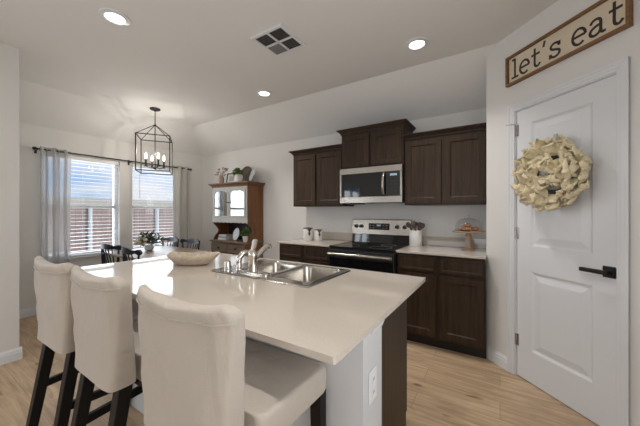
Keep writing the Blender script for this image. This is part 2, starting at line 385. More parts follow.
baseboard('baseboard_nook', .55, (-4.92, YB, 0), R(0))

# windows of the nook and what shows through them
def window(name, y0, y1):
    r = structroot(name, (XL, 0, 0)); z0, z1 = WZ; ym = (z0+z1)/2 + .0
    b = B(); f = .045
    for a, c, d, e in ((y0, y0+f, z0, z1), (y1-f, y1, z0, z1), (y0, y1, z0, z0+f), (y0, y1, z1-f, z1)): b.box(-.14, -.075, a, c, d, e)
    struct(b, 'window_frame', 'vinyl', r, bevel=.003)
    struct(B().box(-.13, -.07, y0+f, y1-f, 1.35, 1.395), 'meeting_rail', 'vinyl', r, bevel=.003)
    struct(B().box(-.113, -.110, y0+f, y1-f, z0+f, z1-f), 'pane', 'glass', r)
    struct(B().box(-.075, .03, y0-.03, y1+.03, z0-.022, z0), 'window_sill', 'white', r, bevel=.004)
window('window_1', *W1); window('window_2', *W2)
r = structroot('window_3', (-3.575, 0, 0))
b = B()
for a, c, d, e in ((-1.9, -1.85, *LZ), (-.85, -.8, *LZ), (-1.9, -.8, .6, .65), (-1.9, -.8, 2.05, 2.1), (-1.375, -1.325, *LZ)): b.box(-.10, -.04, a, c, d, e)
struct(b, 'window_frame', 'vinyl', r)
struct(B().box(-.072, -.068, -1.85, -.85, .65, 2.05), 'pane', 'glass', r)

def blind(y0, y1, label):
    t = thing('window_blind', label, 'window blind', (XL-.036, (y0+y1)/2, WZ[0]), 0, 'white slatted blinds')
    hw = (y1-y0)/2 - .012; H = WZ[1]-WZ[0]
    B().box(-.028, .030, -hw, hw, H-.055, H-.002).make('headrail', 'blind', t, bevel=.003)
    b = B(); n = 25; sp = (H-.11)/n
    for i in range(n):
        z = .045 + sp*(i+.5); m = Matrix.Translation((0, 0, z)) @ Matrix.Rotation(R(1.5), 4, 'Y')
        b.box(-.030, .030, -hw, hw, -.0016, .0016, m)
    b.make('slats', 'blind', t)
    B().box(-.027, .027, -hw, hw, .004, .026).make('bottom_rail', 'blind', t, bevel=.003)
    b = B()
    for y in (-hw*.72, 0, hw*.72):
        for x in (-.031, .031): b.tube([(x, y, .01), (x, y, H-.05)], .0011, 4)
    b.make('ladder_cord', 'blind', t)
    B().tube([(.036, -hw+.10, H-.05), (.040, -hw+.10, H-.55)], .003, 6).make('wand', 'black' if False else 'hook', t)
blind(*W1, 'white slatted blind in the left nook window, partly behind the grey curtain')
blind(*W2, 'white slatted blind in the nook window right of the wall pier, nearer the hutch')

def curtain(y0, y1, mt, label, ph, n):
    t = thing('window_curtain', label, 'curtain', (-4.84, (y0+y1)/2, .02), 0, 'nook curtains')
    W = (y1-y0); Hc = 2.095
    def fn(u, v):
        y = (u-.5)*(W-.05)*(1 - .10*math.sin(PI*min(1, (1-v)*1.3))*.5) + .030*math.sin(4*PI*n*u + 2*ph)
        a = .050*(.85+.15*math.sin(7*v)) * math.sin(2*PI*n*u + ph)
        return (a + .006*math.sin(9*u+5*v), y, v*Hc)
    b = B(); b.grid(int(n*20), 26, fn); o = b.make('fabric', mt, t, smooth=180, recalc=False)
    for k in range(int(n*2)):
        u = (k + .5)/(n*2); p = Vector(fn(u, 2.055/Hc))
        B().lathe([(.019,-.003),(.026,-.003),(.026,.003),(.019,.003),(.019,-.003)], 14, cap=False).xf(Matrix.Translation((0, p.y, 2.065)) @ Matrix.Rotation(R(90), 4, 'X')).make('grommet', 'chrome', t, smooth=40)
curtain(1.062, 1.40, 'curtL', 'pale grey sheer curtain panel at the left end of the rod', 1.0, 2.5)
curtain(2.765, 3.115, 'curtR', 'cream curtain panel at the right end of the rod, by the corner', 2.2, 2.5)
t = thing('curtain_rod', 'long black curtain rod above the two nook windows', 'curtain rod', (-4.84, 2.1, 2.085))
B().tube([(0, -1.05, 0), (0, 1.01, 0)], .009, 10).make('rod', 'blackmetal', t, smooth=40)
for y in (-1.065, 1.025): B().ball((0, y, 0), .020).make('finial', 'blackmetal', t, smooth=60)
for y in (-1.035, .02, 1.0): B().tube([(0, y, -.008), (-.05, y, -.012), (-.083, y, -.012)], .006).box(-.088, -.083, y-.012, y+.012, -.05, .03).make('bracket', 'blackmetal', t, smooth=40)

# outside
o = struct(B().box(-40, -5.2, -20, 30, -.45, -.35), 'yard_ground', 'ground')
t = thing('garden_fence', 'red-brown board fence across the yard outside the nook windows', 'fence', (-9.6, 3, -.35))
b = B(); y = -9
while y < 14:
    b.box(-.01, .01, y, y+.138, 0, 1.78 + random.uniform(-.01, .01)); y += .145
b.make('board_panel', 'fence', t)
B().box(-.05, -.01, -9, 14, .35, .44).box(-.05, -.01, -9, 14, 1.3, 1.39).make('rail', 'fence', t)
for y in (-1.65, .15, 1.95, 3.75, 5.55): B().tube([(.065, y, 0), (.065, y, 1.8)], .05, 10).make('post', 'post', t, smooth=40)
t = thing('neighbour_house', 'pale house with tan roof beyond the yard fence', 'house', (-20, 6, -1.35))
B().box(-8, 0, -9, 9, 0, 2.35).make('wall', 'siding', t)
B().loft([[(.6, y, 2.3), (-4, y, 3.6), (-8.6, y, 2.3)] for y in (-9.6, 9.6)]).make('roof', 'roof', t)

# ------------------------------------------------------------------ ceiling fixtures
def downlight(x, y, label, power=7, spread=105):
    t = thing('recessed_light', label, 'ceiling light', (x, y, ZF), 0, 'recessed ceiling lights')
    B().lathe([(.060,-.001),(.098,-.001),(.095,-.008),(.066,-.014),(.060,-.006),(.060,-.001)], 32, cap=False).make('trim_ring', 'white', t, smooth=40)
    B().lathe([(.0005,-.004),(.062,-.004)], 32, cap=False).make('lens', 'lens', t)
    l = bpy.data.lights.new('recessed_lamp', 'AREA'); l.shape = 'DISK'; l.size = .116; l.energy = power; l.color = (1, .965, .92); l.spread = R(spread)
    o = bpy.data.objects.new('recessed_lamp', l); C.objects.link(o); o.parent = t; o.location = (0, 0, -.014)
    return t
downlight(-2.40, .943, 'round recessed ceiling light at the upper left, nearest the bar stools', 2.5, 160)
downlight(-2.41, 2.517, 'round recessed ceiling light left of the vent, towards the dining nook')
downlight(-.60, 2.483, 'round recessed ceiling light above the range side, nearest the pantry wall', 6)
downlight(-.74, .56, 'round recessed ceiling light above the near end of the island', 9, 140)
downlight(-2.40, -1.0, 'unseen recessed ceiling light added in the living room for ambient light, left of the camera', 2.5, 160)  # both living room downlights are unseen, added for ambient light
downlight(-.60, -1.0, 'unseen recessed ceiling light added in the living room for ambient light, behind the camera', 2.5, 160)
t = thing('air_vent', 'square white air vent with dark slots in the ceiling', 'vent', (-1.575, 1.82, ZF))
B().box(-.16, .16, -.16, .16, -.004, -.0005).make('backing', 'ventdark', t)
b = B()
for a in ((-.165,.165,-.165,-.14),(-.165,.165,.14,.165),(-.165,-.14,-.14,.14),(.14,.165,-.14,.14),(-.008,.008,-.14,.14),(-.14,.14,-.008,.008)): b.box(*a, -.014, -.0005)
b.make('frame', 'white', t, bevel=.002)
for qx, qy, ang, ax in ((-1,-1,38,'X'), (1,1,38,'X'), (-1,1,-40,'Y'), (1,-1,40,'Y')):
    b = B()
    for k in range(6):
        q = -.055 + k*.022
        m = Matrix.Translation((qx*.074, qy*.074, -.0095)) @ (Matrix.Translation((0, q, 0)) if ax == 'X' else Matrix.Translation((q, 0, 0))) @ Matrix.Rotation(R(ang), 4, ax)
        if ax == 'X': b.box(-.064, .064, -.006, .006, -.0006, .0006, m)
        else: b.box(-.006, .006, -.064, .064, -.0006, .0006, m)
    b.make('louvres', 'ventlight', t)

# pendant lantern
t = thing('lantern_pendant', 'black open cage lantern pendant with four lit candle bulbs over the dining table', 'pendant light', (-4.06, 2.08, ZF), R(56))
B().lathe([(.066,-.0005),(.066,-.012),(.055,-.022),(.012,-.026),(.012,-.04)], 24).make('canopy', 'blackmetal', t, smooth=40)
B().tube([(0,0,-.03), (0,0,-.23)], .006).ball((0,0,-.235), .016).make('stem', 'blackmetal', t, smooth=40)
hs = .198; zt, zb = -.41, -.89
b = B(); s_ = .012
for z in (zt, zb):
    for sx in (-1, 1):
        b.box(sx*hs-s_/2, sx*hs+s_/2, -hs-s_/2, hs+s_/2, z-s_/2, z+s_/2); b.box(-hs-s_/2, hs+s_/2, sx*hs-s_/2, sx*hs+s_/2, z-s_/2, z+s_/2)
for sx in (-1, 1):
    for sy in (-1, 1): b.box(sx*hs-s_/2, sx*hs+s_/2, sy*hs-s_/2, sy*hs+s_/2, zb, zt)
b.make('cage', 'blackmetal', t)
b = B()
for sx in (-1, 1):
    for sy in (-1, 1): b.tube([(0, 0, -.225), (sx*hs, sy*hs, zt)], .005, 6)
b.make('hanger_rod', 'blackmetal', t)
b = B().tube([(0, 0, -.23), (0, 0, -.82)], .006).ball((0, 0, -.83), .02)
for k in range(4):
    a = .45 + k*PI/2; b.tube([(0, 0, -.82), (.06*math.cos(a), .06*math.sin(a), -.83), (.115*math.cos(a), .115*math.sin(a), -.815)], .006)
b.make('arm_cluster', 'blackmetal', t, smooth=40)
for k in range(4):
    a = .45 + k*PI/2; x, y = .115*math.cos(a), .115*math.sin(a)
    s = B().lathe([(.022,-.82),(.022,-.812),(.011,-.808),(.011,-.715),(.0005,-.714)], 12, (x, y, 0)).make('candle_sleeve', 'blackmetal', t, smooth=40)
    B().lathe([(.008,-.714),(.013,-.695),(.0135,-.68),(.008,-.652),(.0005,-.635)], 12, (x, y, 0)).make('bulb', 'bulb', s, smooth=60)
    l = bpy.data.lights.new('candle_lamp', 'POINT'); l.energy = 3.0; l.shadow_soft_size = .008; l.color = (1, .93, .83)
    o = bpy.data.objects.new('candle_lamp', l); C.objects.link(o); o.parent = t; o.location = (x, y, -.62)

# ------------------------------------------------------------------ kitchen run along the back wall
YC = 2.80           # cabinet door fronts
def crown(w, dep, z, h, ex, lx, rx, front=0):
    rings = []
    for o, q in ((0, 0), (.006, 0), (.008, .014), (ex*.55, .55*h), (ex*.92, .78*h), (ex, .82*h), (ex, h)):
        rings.append([(-o*lx, front-o, z+q), (w+o*rx, front-o, z+q), (w+o*rx, dep, z+q), (-o*lx, dep, z+q)])
    return B().loft(rings)
def wall_cabinet(label, x0, x1, y, z0, z1, ztop, lx, rx, exp=.045):
    t = thing('wall_cabinet', label, 'cabinet', (x0, y, z0), 0, 'upper cabinets'); w_, h, dep = x1-x0, z1-z0, YB-.002-y
    B().box(.001, w_-.001, .020, dep, 0, h).make('carcass', 'cab', t)
    m = .018; dw = (w_ - 2*m - .030)/2
    for k in range(2):
        b = B().panel(dw, h-.045, .020, [(.052, .052, dw-.052, h-.045-.052)], False, m + k*(dw+.030), .020, 0, .009, .012)
        b.make('door', 'cab', t, bevel=.0015)
    crown(w_, dep, h, ztop-z1, exp, lx, rx, .012).make('crown_moulding', 'cab', t)
wall_cabinet('dark wall cabinet with two doors left of the microwave', -2.424, -1.646, 3.09, 1.372, 2.082, 2.135, 1, 0)
wall_cabinet('short dark wall cabinet directly above the microwave, with the highest crown', -1.644, -.884, 3.05, 1.818, 2.235, 2.292, 1, 1)
wall_cabinet('large dark wall cabinet with two doors beside the pantry wall, above the cake stand', -.882, -.102, 3.09, 1.372, 2.082, 2.135, 0, 0)
def base_cabinet(label, x0, x1):
    t = thing('base_cabinet', label, 'cabinet', (x0, YC, 0), 0, 'lower cabinets'); w_, dep = x1-x0, YB-.002-YC
    B().box(.001, w_-.001, .020, dep, .10, .892).make('carcass', 'cab', t)
    B().box(.0, w_, .085, dep-.01, 0, .0995).make('toe_kick', 'cabin', t)
    m = .018; dw = (w_ - 2*m - .036)/2
    for k in range(2):
        x = m + k*(dw+.036)
        B().panel(dw, .135, .020, [(.022, .022, dw-.022, .113)], False, x, .735, 0, .004, .006).make('drawer_front', 'cab', t, bevel=.002)
        B().panel(dw, .580, .020, [(.054, .054, dw-.054, .526)], False, x, .125, 0, .009, .012).make('door', 'cab', t, bevel=.0015)
base_cabinet('dark base cabinet left of the range, under the two jars', -2.428, -1.652)
base_cabinet('dark base cabinet between the range and the pantry wall', -.874, -.102)
def counter(label, x0, x1):
    t = thing('countertop', label, 'countertop', (x0, 2.782, .893), 0, 'countertops on the back wall')
    w_ = x1-x0; dep = YB-.0015-2.782
    B().box(0, w_, 0, dep, 0, .021).make('slab', 'quartz', t, bevel=.003)
    B().box(0, w_, dep-.020, dep, .0212, .123).make('backsplash', 'quartz', t, bevel=.002)
counter('pale quartz countertop left of the range, holding the two jars', -2.440, -1.650)
counter('pale quartz countertop right of the range, holding the crock and the cake stand', -.876, -.100)

# range
RX = -1.645
t = thing('electric_range', 'stainless and black electric range with a glass cooktop', 'stove', (RX, 2.75, 0)); rw = .765; rd = YB-2.75-.006
B().box(.004, rw-.004, .045, rd, .03, .895).make('body', 'black', t)
B().box(.03, rw-.03, .06, rd-.02, 0, .0295).make('plinth', 'black', t)
B().box(.002, rw-.002, .018, rd-.075, .8955, .913).make('cooktop', 'blackglass', t, bevel=.004)
for x in (0, rw-.006): B().box(x, x+.006, .018, rd-.075, .88, .915).make('side_trim', 'steel', t)
for x, y, r_ in ((.20,.17,.10),(.56,.17,.115),(.20,.42,.08),(.56,.42,.08)):
    B().lathe([(r_,.9132),(r_+.003,.9132),(r_+.003,.9136),(r_,.9136),(r_,.9132)], 40, (x, y, 0), cap=False).make('burner_ring', 'ventlight', t)
d = B().box(.006, rw-.006, .0, .044, .205, .872).make('oven_door', 'black', t, bevel=.006)
B().box(.02, rw-.02, -.003, .001, .235, .790).make('oven_window', 'blackglass', d)
h_ = B().tube([(.03, -.045, .835), (rw-.03, -.045, .835)], .014, 12)
h_.box(.035, .06, -.045, .0, .825, .845).box(rw-.06, rw-.035, -.045, .0, .825, .845)
h_.box(.012, rw-.012, -.052, -.040, .822, .850).make('oven_handle', 'steel', d, bevel=.004)
B().box(.006, rw-.006, .004, .044, .035, .198).make('storage_drawer', 'black', t, bevel=.005)
g = B().loft([[(.006, y, z), (rw-.006, y, z), (rw-.006, rd, z), (.006, rd, z)] for y, z in ((rd-.072, .896), (rd-.060, 1.015))]).make('backguard_lower', 'blackglass', t)
B().loft([[(.002, y, z), (rw-.002, y, z), (rw-.002, rd, z), (.002, rd, z)] for y, z in ((rd-.068, 1.0155), (rd-.050, 1.200), (rd-.040, 1.206))]).make('control_panel', 'steel', t, bevel=.003)
for x in (.065, .135, .600, .690):
    k = B().lathe([(.024,0),(.024,.006),(.020,.012),(.019,.030),(.0005,.032)], 20).xf(Matrix.Translation((x, rd-.058, 1.115)) @ Matrix.Rotation(R(90), 4, 'X')).make('knob', 'black', t, smooth=40)
    B().box(x-.003, x+.003, rd-.096, rd-.088, 1.10, 1.132).make('grip', 'black', k)
k = B().box(.235, .505, rd-.0655, rd-.055, 1.075, 1.155).make('display', 'blackglass', t, bevel=.002)
for x, z in ((.26,1.13),(.30,1.13),(.26,1.098),(.30,1.098),(.43,1.13),(.47,1.13),(.43,1.098),(.47,1.098)): B().box(x-.010, x+.010, rd-.0668, rd-.066, z-.003, z+.003).make('button_mark', 'ventlight', k)
B().box(.345, .395, rd-.0668, rd-.066, 1.12, 1.14).make('clock', 'led', k)

# microwave
t = thing('microwave', 'stainless over-the-range microwave with a black door and bowed handle', 'microwave', (-1.642, 3.02, 1.402)); mw, mh = .756, .412
B().box(0, mw, .03, YB-.003-3.02, .004, mh-.002).make('body', 'black', t)
b = B().box(.0, mw, 0, .03, mh-.070, mh).box(0, mw, 0, .03, 0, .072).box(0, .022, 0, .03, .072, mh-.07).box(mw-.022, mw, 0, .03, .072, mh-.07)
b.make('front_frame', 'steel', t, bevel=.003)
d = B().box(.0225, .575, .003, .029, .0725, mh-.0705).make('door', 'blackglass', t)
B().box(.07, .53, .001, .004, .105, mh-.105).make('door_window', 'blackglass', d)
pts = [(.555, -.002, .09), (.556, -.035, .12), (.557, -.045, .205), (.556, -.035, .29), (.555, -.002, .325)]
B().tube(pts, .014, 10).make('handle', 'steel', d, smooth=60)
c = B().box(.578, mw-.0225, .003, .029, .0725, mh-.0705).make('control_panel', 'black', t)
B().box(.625, .70, .0015, .0035, .295, .318).make('clock', 'led', c)
for i in range(5):
    for j in range(3): B().box(.606+j*.045, .636+j*.045, .0018, .0035, .10+i*.036, .116+i*.036).make('key', 'cabin', c)
B().box(.06, .22, .05, .25, -.012, .0035).make('filter_grille', 'black', t)

# outlets
def outlet(label, loc, rz, wd=.072, ht=.116, horiz=False):
    t = thing('wall_outlet', label, 'outlet', loc, rz, 'white wall outlets')
    if horiz: wd, ht = ht, wd
    B().box(-wd/2, wd/2, -.006, -.0005, -ht/2, ht/2).make('cover_plate', 'white', t, bevel=.002)
    for k in (-1, 1):
        x, z = (k*.024, 0) if horiz else (0, k*.024)
        f = B().box(x-.014, x+.014, -.0085, -.006, z-.014, z+.014).make('receptacle', 'white', t, bevel=.002)
        B().box(x-.006, x-.004, -.0088, -.0084, z-.004, z+.006).box(x+.004, x+.006, -.0088, -.0084, z-.004, z+.006).make('slot', 'ventdark', f)
outlet('white outlet on the back wall above the jars', (-2.05, YB, 1.105), 0, horiz=True)
outlet('white outlet on the back wall left of the cake stand', (-.438, YB, 1.107), 0, horiz=True)
outlet('white outlet on the end of the island knee wall', (-.405, .995, .650), R(90))

# ------------------------------------------------------------------ island
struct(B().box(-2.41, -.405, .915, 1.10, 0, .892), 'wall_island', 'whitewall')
b = B().loft([[(-.405, y0, z), (-.405+o, y0, z), (-.405+o, y1, z), (-.405, y1, z)] for o, z, y0, y1 in ((.004, .838, .99, 1.1005), (.008, .850, .99, 1.1005), (.016, .872, .985, 1.1008), (.018, .8925, .985, 1.1008))])
struct(b, 'trim_2', 'white', bevel=.003)
t = thing('island_cabinet', 'dark island cabinet with a plain end panel behind the white knee wall', 'cabinet', (-2.40, 1.102, 0)); iw = 2.40-.466; idp = .588
for x in (0, iw-.02): B().box(x, x+.02, 0, idp-.02, .0, .892).make('end_panel', 'cab', t)
B().box(.021, iw-.021, 0, .016, .0, .892).make('back_panel', 'cab', t)
B().box(.021, iw-.021, .017, idp-.021, .10, .118).make('bottom_panel', 'cab', t)
B().box(.021, iw-.021, idp-.09, idp-.075, 0, .099).make('toe_kick', 'cabin', t)
fr = B().box(0, iw, idp-.0195, idp-.001, .12, .16).box(0, iw, idp-.0195, idp-.001, .84, .892)
for k in range(5): x = k*(iw-.03)/4; fr.box(x, x+.03, idp-.0195, idp-.001, .16, .84)
fr.make('face_frame', 'cab', t)
for k in range(4):
    x = .015 + k*(iw-.03)/4; dw = (iw-.03)/4 - .01
    B().panel(dw, .71, .018, [(.055, .055, dw-.055, .655)], False, 0, 0).xf(Matrix.Translation((x+dw+.005, idp+.018, .14)) @ Matrix.Rotation(PI, 4, 'Z')).make('door', 'cab', t)
# island top with a sink cut-out
SX0, SX1, SY0, SY1 = -1.592, -.812, 1.155, 1.665
IX0, IX1, IY0, IY1 = -2.465, -.366, .6465, 1.723
hx0, hx1, hy0, hy1 = SX0+.02, SX1-.02, SY0+.02, SY1-.02
b = B(); z0, z1 = .893, .914
outer = [(IX0,IY0),(IX1-.006,IY0),(IX1,IY0+.006),(IX1,IY1-.006),(IX1-.006,IY1),(IX0,IY1)]
inner = [(hx0,hy0),(hx1,hy0),(hx1,hy1),(hx0,hy1)]
bm = b.bm; lv = {}
for z in (z0, z1):
    o_ = [bm.verts.new((x, y, z)) for x, y in outer]; i_ = [bm.verts.new((x, y, z)) for x, y in inner]
    fs = [(o_[0], o_[1], i_[1], i_[0]), (o_[1], o_[2], i_[1]), (o_[2], o_[3], i_[2], i_[1]), (o_[3], o_[4], i_[2]), (o_[4], o_[5], i_[3], i_[2]), (o_[5], o_[0], i_[0], i_[3])]
    for f in fs: bm.faces.new(f if z == z1 else f[::-1])
    lv[z] = (o_, i_)
for k in (0, 1):
    a, c = lv[z0][k], lv[z1][k]; n = len(a)
    for i in range(n):
        f = (a[i], a[(i+1) % n], c[(i+1) % n], c[i]); bm.faces.new(f if k == 0 else f[::-1])
tag(b.make('countertop', 'quartz'), 'large pale quartz countertop of the island, with the sink set in it', 'countertop').location = (0, 0, 0)

# sink
t = thing('kitchen_sink', 'stainless double-bowl sink set into the island top', 'sink', (SX0, SY0, .914)); sw, sdp = SX1-SX0, SY1-SY0
bowls = [(.150, .135, .405, sdp-.03), (.432, .080, sw-.045, sdp-.03)]
def rr(x0, y0, x1, y1, r, z, n=6):
    p = []
    for cx, cy, a0 in ((x1-r, y1-r, 0), (x0+r, y1-r, 90), (x0+r, y0+r, 180), (x1-r, y0+r, 270)):
        for k in range(n+1): a = R(a0 + 90*k/n); p.append((cx + r*math.cos(a), cy + r*math.sin(a), z))
    return p
b = B(); bm = b.bm
def ring(p): return [bm.verts.new(q) for q in p]
def bridge(a, c):
    for i in range(len(a)): bm.faces.new((a[i], a[(i+1) % len(a)], c[(i+1) % len(c)], c[i]))
oa = ring(rr(0, 0, sw, sdp, .03, .0015)); ob = ring(rr(.006, .006, sw-.006, sdp-.006, .026, .007)); oc = ring(rr(.016, .016, sw-.016, sdp-.016, .02, .0065)); bridge(oa, ob); bridge(ob, oc)
edges = []
tops = []
for x0, y0, x1, y1 in bowls: tops.append(ring(rr(x0, y0, x1, y1, .055, .0065)))
for loop in (oc, *tops):
    for i in range(len(loop)):
        e = bm.edges.get((loop[i], loop[(i+1) % len(loop)])) or bm.edges.new((loop[i], loop[(i+1) % len(loop)])); edges.append(e)
bmesh.ops.triangle_fill(bm, use_beauty=True, edges=edges, normal=(0, 0, 1))
# remove fill that fell inside the bowls
kill = [f for f in bm.faces if len(f.verts) == 3 and any(x0+.012 < f.calc_center_median().x < x1-.012 and y0+.012 < f.calc_center_median().y < y1-.012 and all(v in tp for v in f.verts) for (x0,y0,x1,y1), tp in zip(bowls, tops))]
bmesh.ops.delete(bm, geom=kill, context='FACES_ONLY')
for (x0, y0, x1, y1), tp in zip(bowls, tops):
    prev = tp
    for o, z, r_ in ((.006, .002, .052), (.010, -.010, .05), (.016, -.135, .05), (.028, -.165, .045), (.05, -.172, .03)):
        c_ = ring(rr(x0+o, y0+o, x1-o, y1-o, r_, z)); bridge(prev, c_); prev = c_
    bm.faces.new(prev)
sk = b.make('basin', 'sinksteel', t, smooth=35)
for x0, y0, x1, y1 in bowls:
    B().lathe([(.042,-.1715),(.042,-.169),(.030,-.1695),(.0005,-.1705)], 20, ((x0+x1)/2, (y0+y1)/2, 0)).make('drain', 'chrome', t, smooth=40)

# faucet set
FX, FY, FZ = -1.285, 1.243, .9205
t = thing('kitchen_faucet', 'brushed nickel faucet with an upright lever on the near sink ledge', 'faucet', (FX, FY, FZ))
B().loft([rr(-.13, -.028, .13, .028, .026, z) for z in (.0005, .008)] + [rr(-.124, -.022, .124, .022, .021, .013)]).make('deck_plate', 'chrome', t, smooth=40)
B().lathe([(.033,.0135),(.031,.03),(.028,.05),(.028,.095),(.030,.10),(.029,.122),(.018,.145),(.0005,.148)], 20).make('body', 'chrome', t, smooth=40)
B().tube([(.004, .006, .085), (.010, .045, .115), (.016, .085, .145), (.019, .105, .158), (.021, .118, .156), (.022, .124, .142)], [.017, .017, .016, .017, .019, .018], 12).make('spout', 'chrome', t, smooth=50)
B().tube([(0, 0, .135), (-.005, .018, .165), (-.012, .035, .20)], [.013, .016, .017], 10).make('lever_handle', 'chrome', t, smooth=50)
t = thing('side_sprayer', 'curved nickel side sprayer beside the faucet body', 'sprayer', (-1.392, 1.228, .9345))
B().lathe([(.024,.0),(.022,.010),(.018,.016),(.017,.045),(.0005,.046)], 16).make('holder', 'chrome', t, smooth=40)
B().tube([(0, 0, .046), (0, .004, .075), (.008, .022, .097), (.018, .045, .100), (.026, .062, .092)], [.016, .019, .020, .021, .019], 12).make('spray_head', 'chrome', t, smooth=50)
tag(B().lathe([(.026,.0),(.026,.006),(.023,.010),(.022,.055),(.018,.064),(.0005,.066)], 18).make('air_gap_cap', 'chrome', smooth=40, loc=(-1.470, 1.203, .9209)), 'short nickel cylinder cap at the left end of the sink ledge', 'sink cap')

# dough bowl on the island
b = B(); rings = []
nB = 40
def bw(k, q, z, wob): a = 2*PI*k/nB; return (q*math.cos(a)*.185*(1+wob*math.sin(5*a+1)), q*math.sin(a)*.115*(1+wob*math.cos(4*a)), z + wob*.12*math.sin(3*a) + (.012*abs(math.cos(a))**3 if z > .03 else 0))
for q, z, wob in ((.001,.0005,0),(.52,.0005,0),(.72,.018,.02),(.90,.045,.04),(1.0,.068,.05),(.985,.073,.05),(.95,.069,.05),(.82,.044,.03),(.62,.024,.02),(.001,.016,0)):
    rings.append([bw(k, q, z, wob) for k in range(nB)])
b.loft(rings)
tag(b.make('dough_bowl', 'bowl', smooth=60, loc=(-1.885, 1.235, .9143), rot=(0, 0, R(32))), 'long shallow pale wooden bowl on the far end of the island', 'bowl')

# ------------------------------------------------------------------ things on the back counters
def jar(x, y, r_, h, label):
    t = thing('canister_jar', label, 'jar', (x, y, .9143), 0, 'jars on the left counter')
    B().lathe([(r_*.93,.0005),(r_,.006),(r_,h*.84),(r_*.96,h*.88),(r_*.9,h*.885)], 28).make('jar_body', 'ceramic', t, smooth=40)
    l = B().lathe([(r_*.93,h*.886),(r_*.98,h*.9),(r_*.95,h*.955),(r_*.4,h*.97),(.0005,h*.972)], 28).make('lid', 'browndeco', t, smooth=40)
    B().lathe([(.007,h*.972),(.012,h*.985),(.0005,h)], 12).make('lid_knob', 'browndeco', l, smooth=60)
    a0 = math.atan2(-y, -x); b = B()
    def fn(u, v):
        a = a0 + .30 + (u-.5)*.95*(.22 + .35*math.exp(-((v-.35)/.16)**2) + .78*max(0, v-.6)/.4); q = r_*1.012
        return (q*math.cos(a), q*math.sin(a), h*(.38 + .50*v))
    b.grid(14, 10, fn); b.make('brown_drip', 'browndeco', t, smooth=180, recalc=False)
jar(-2.175, 3.105, .066, .180, 'taller white jar with a brown drip and lid on the left counter')
jar(-2.045, 3.160, .056, .158, 'shorter white jar with a brown drip and lid, nearer the range')
t = tag(B().lathe([(.066,.0005),(.069,.006),(.069,.172),(.066,.176),(.062,.172),(.061,.02),(.0005,.018)], 32).make('utensil_crock', 'ceramic', smooth=40, loc=(-.804, 3.27, .9143)), 'white cylindrical crock holding wooden utensils beside the range', 'crock')
def utensil(kind, ang, lean, ln, mt, label):
    off = {-.50: 0.0, .14: .040, -.20: -.032, .30: -.018, .54: .018}[lean]
    o = B(); o.tube([(0,0,.02), (0,0,ln)], [.005,.006], 8)
    if kind == 'spoon': o.ball((0, 0, ln+.03), .026, (1, .4, 1.4))
    elif kind == 'spatula': o.prism([(-.018, ln-.005), (.018, ln-.005), (.030, ln+.03), (.028, ln+.085), (-.028, ln+.085), (-.030, ln+.03)], -.003, .003)
    elif kind == 'fork':
        o.prism([(-.020, ln-.004), (.020, ln-.004), (.025, ln+.03), (-.025, ln+.03)], -.003, .003)
        for x in (-.018, 0, .018): o.box(x-.005, x+.005, -.003, .003, ln+.03, ln+.075)
    else: o.ball((0, .004, ln+.02), .026, (1, .8, .9))
    ob = o.make('wooden_' + kind, mt, smooth=50, loc=(-.804 - .075*lean*.848 - .53*off, 3.27 - .075*lean*.53 + .848*off, .935))
    ob.rotation_euler = (lean*math.sin(ang)*.3, lean, R(32))
    tag(ob, label, 'kitchen utensil', 'utensils in the crock')
utensil('spoon', 0, -.50, .215, 'utensil', 'brown wooden spoon leaning far left in the crock')
utensil('ladle', 2, .14, .205, 'utensil', 'brown wooden ladle upright behind the other crock utensils')
utensil('fork', .5, -.20, .190, 'utensil', 'brown slotted utensil left of center in the crock')
utensil('spatula', 1.2, .30, .170, 'utensil', 'brown flat spatula right of center in the crock')
utensil('spoon', .2, .54, .205, 'utensil', 'brown wooden spoon leaning far right in the crock')
CX, CY = -.268, 3.200
t = thing('cake_stand', 'pale turned-wood cake stand with a glass dome near the pantry wall', 'cake stand', (CX, CY, .9143))
B().lathe([(.062,.0005),(.062,.012),(.035,.022),(.022,.036),(.027,.055),(.018,.075),(.020,.11),(.030,.14),(.022,.16),(.03,.172),(.045,.178)], 28).make('pedestal', 'stand', t, smooth=35)
B().lathe([(.04,.1785),(.145,.1785),(.152,.186),(.152,.193),(.146,.190),(.0005,.190)], 40).make('plate', 'stand', t, smooth=35)
dm = B().lathe([(.120,.1935),(.122,.20),(.121,.235),(.112,.268),(.090,.296),(.055,.314),(.014,.322),(.012,.32)], 36, cap=False).make('glass_dome', 'dome', t, smooth=60)
B().lathe([(.006,.3205),(.006,.328),(.015,.336),(.015,.345),(.006,.352),(.0005,.353)], 16).make('dome_knob', 'dome', dm, smooth=60)
for k, (a, q, dz, lb) in enumerate(((0.4,.060,0,'golden pastry under the dome, at the right'),(1.7,.058,0,'golden pastry under the dome, at the back'),(3.0,.062,0,'golden pastry under the dome, at the left'),(4.6,.060,0,'golden pastry under the dome, at the front'),(2.4,.012,.036,'golden pastry under the dome, on top of the others'))):
    p = B(); p.ball((0, 0, .021), .035, (1.15, 1, .6), 10)
    for v in p.bm.verts: v.co += Vector((1,1,.6)) * .006 * noise.noise(v.co*40 + Vector((k*3,0,0)))
    tag(p.make('pastry', 'pastry', smooth=60, loc=(CX+q*math.cos(a), CY+q*math.sin(a), .9143+.1915+dz)), lb, 'pastry', 'pastries on the cake stand')

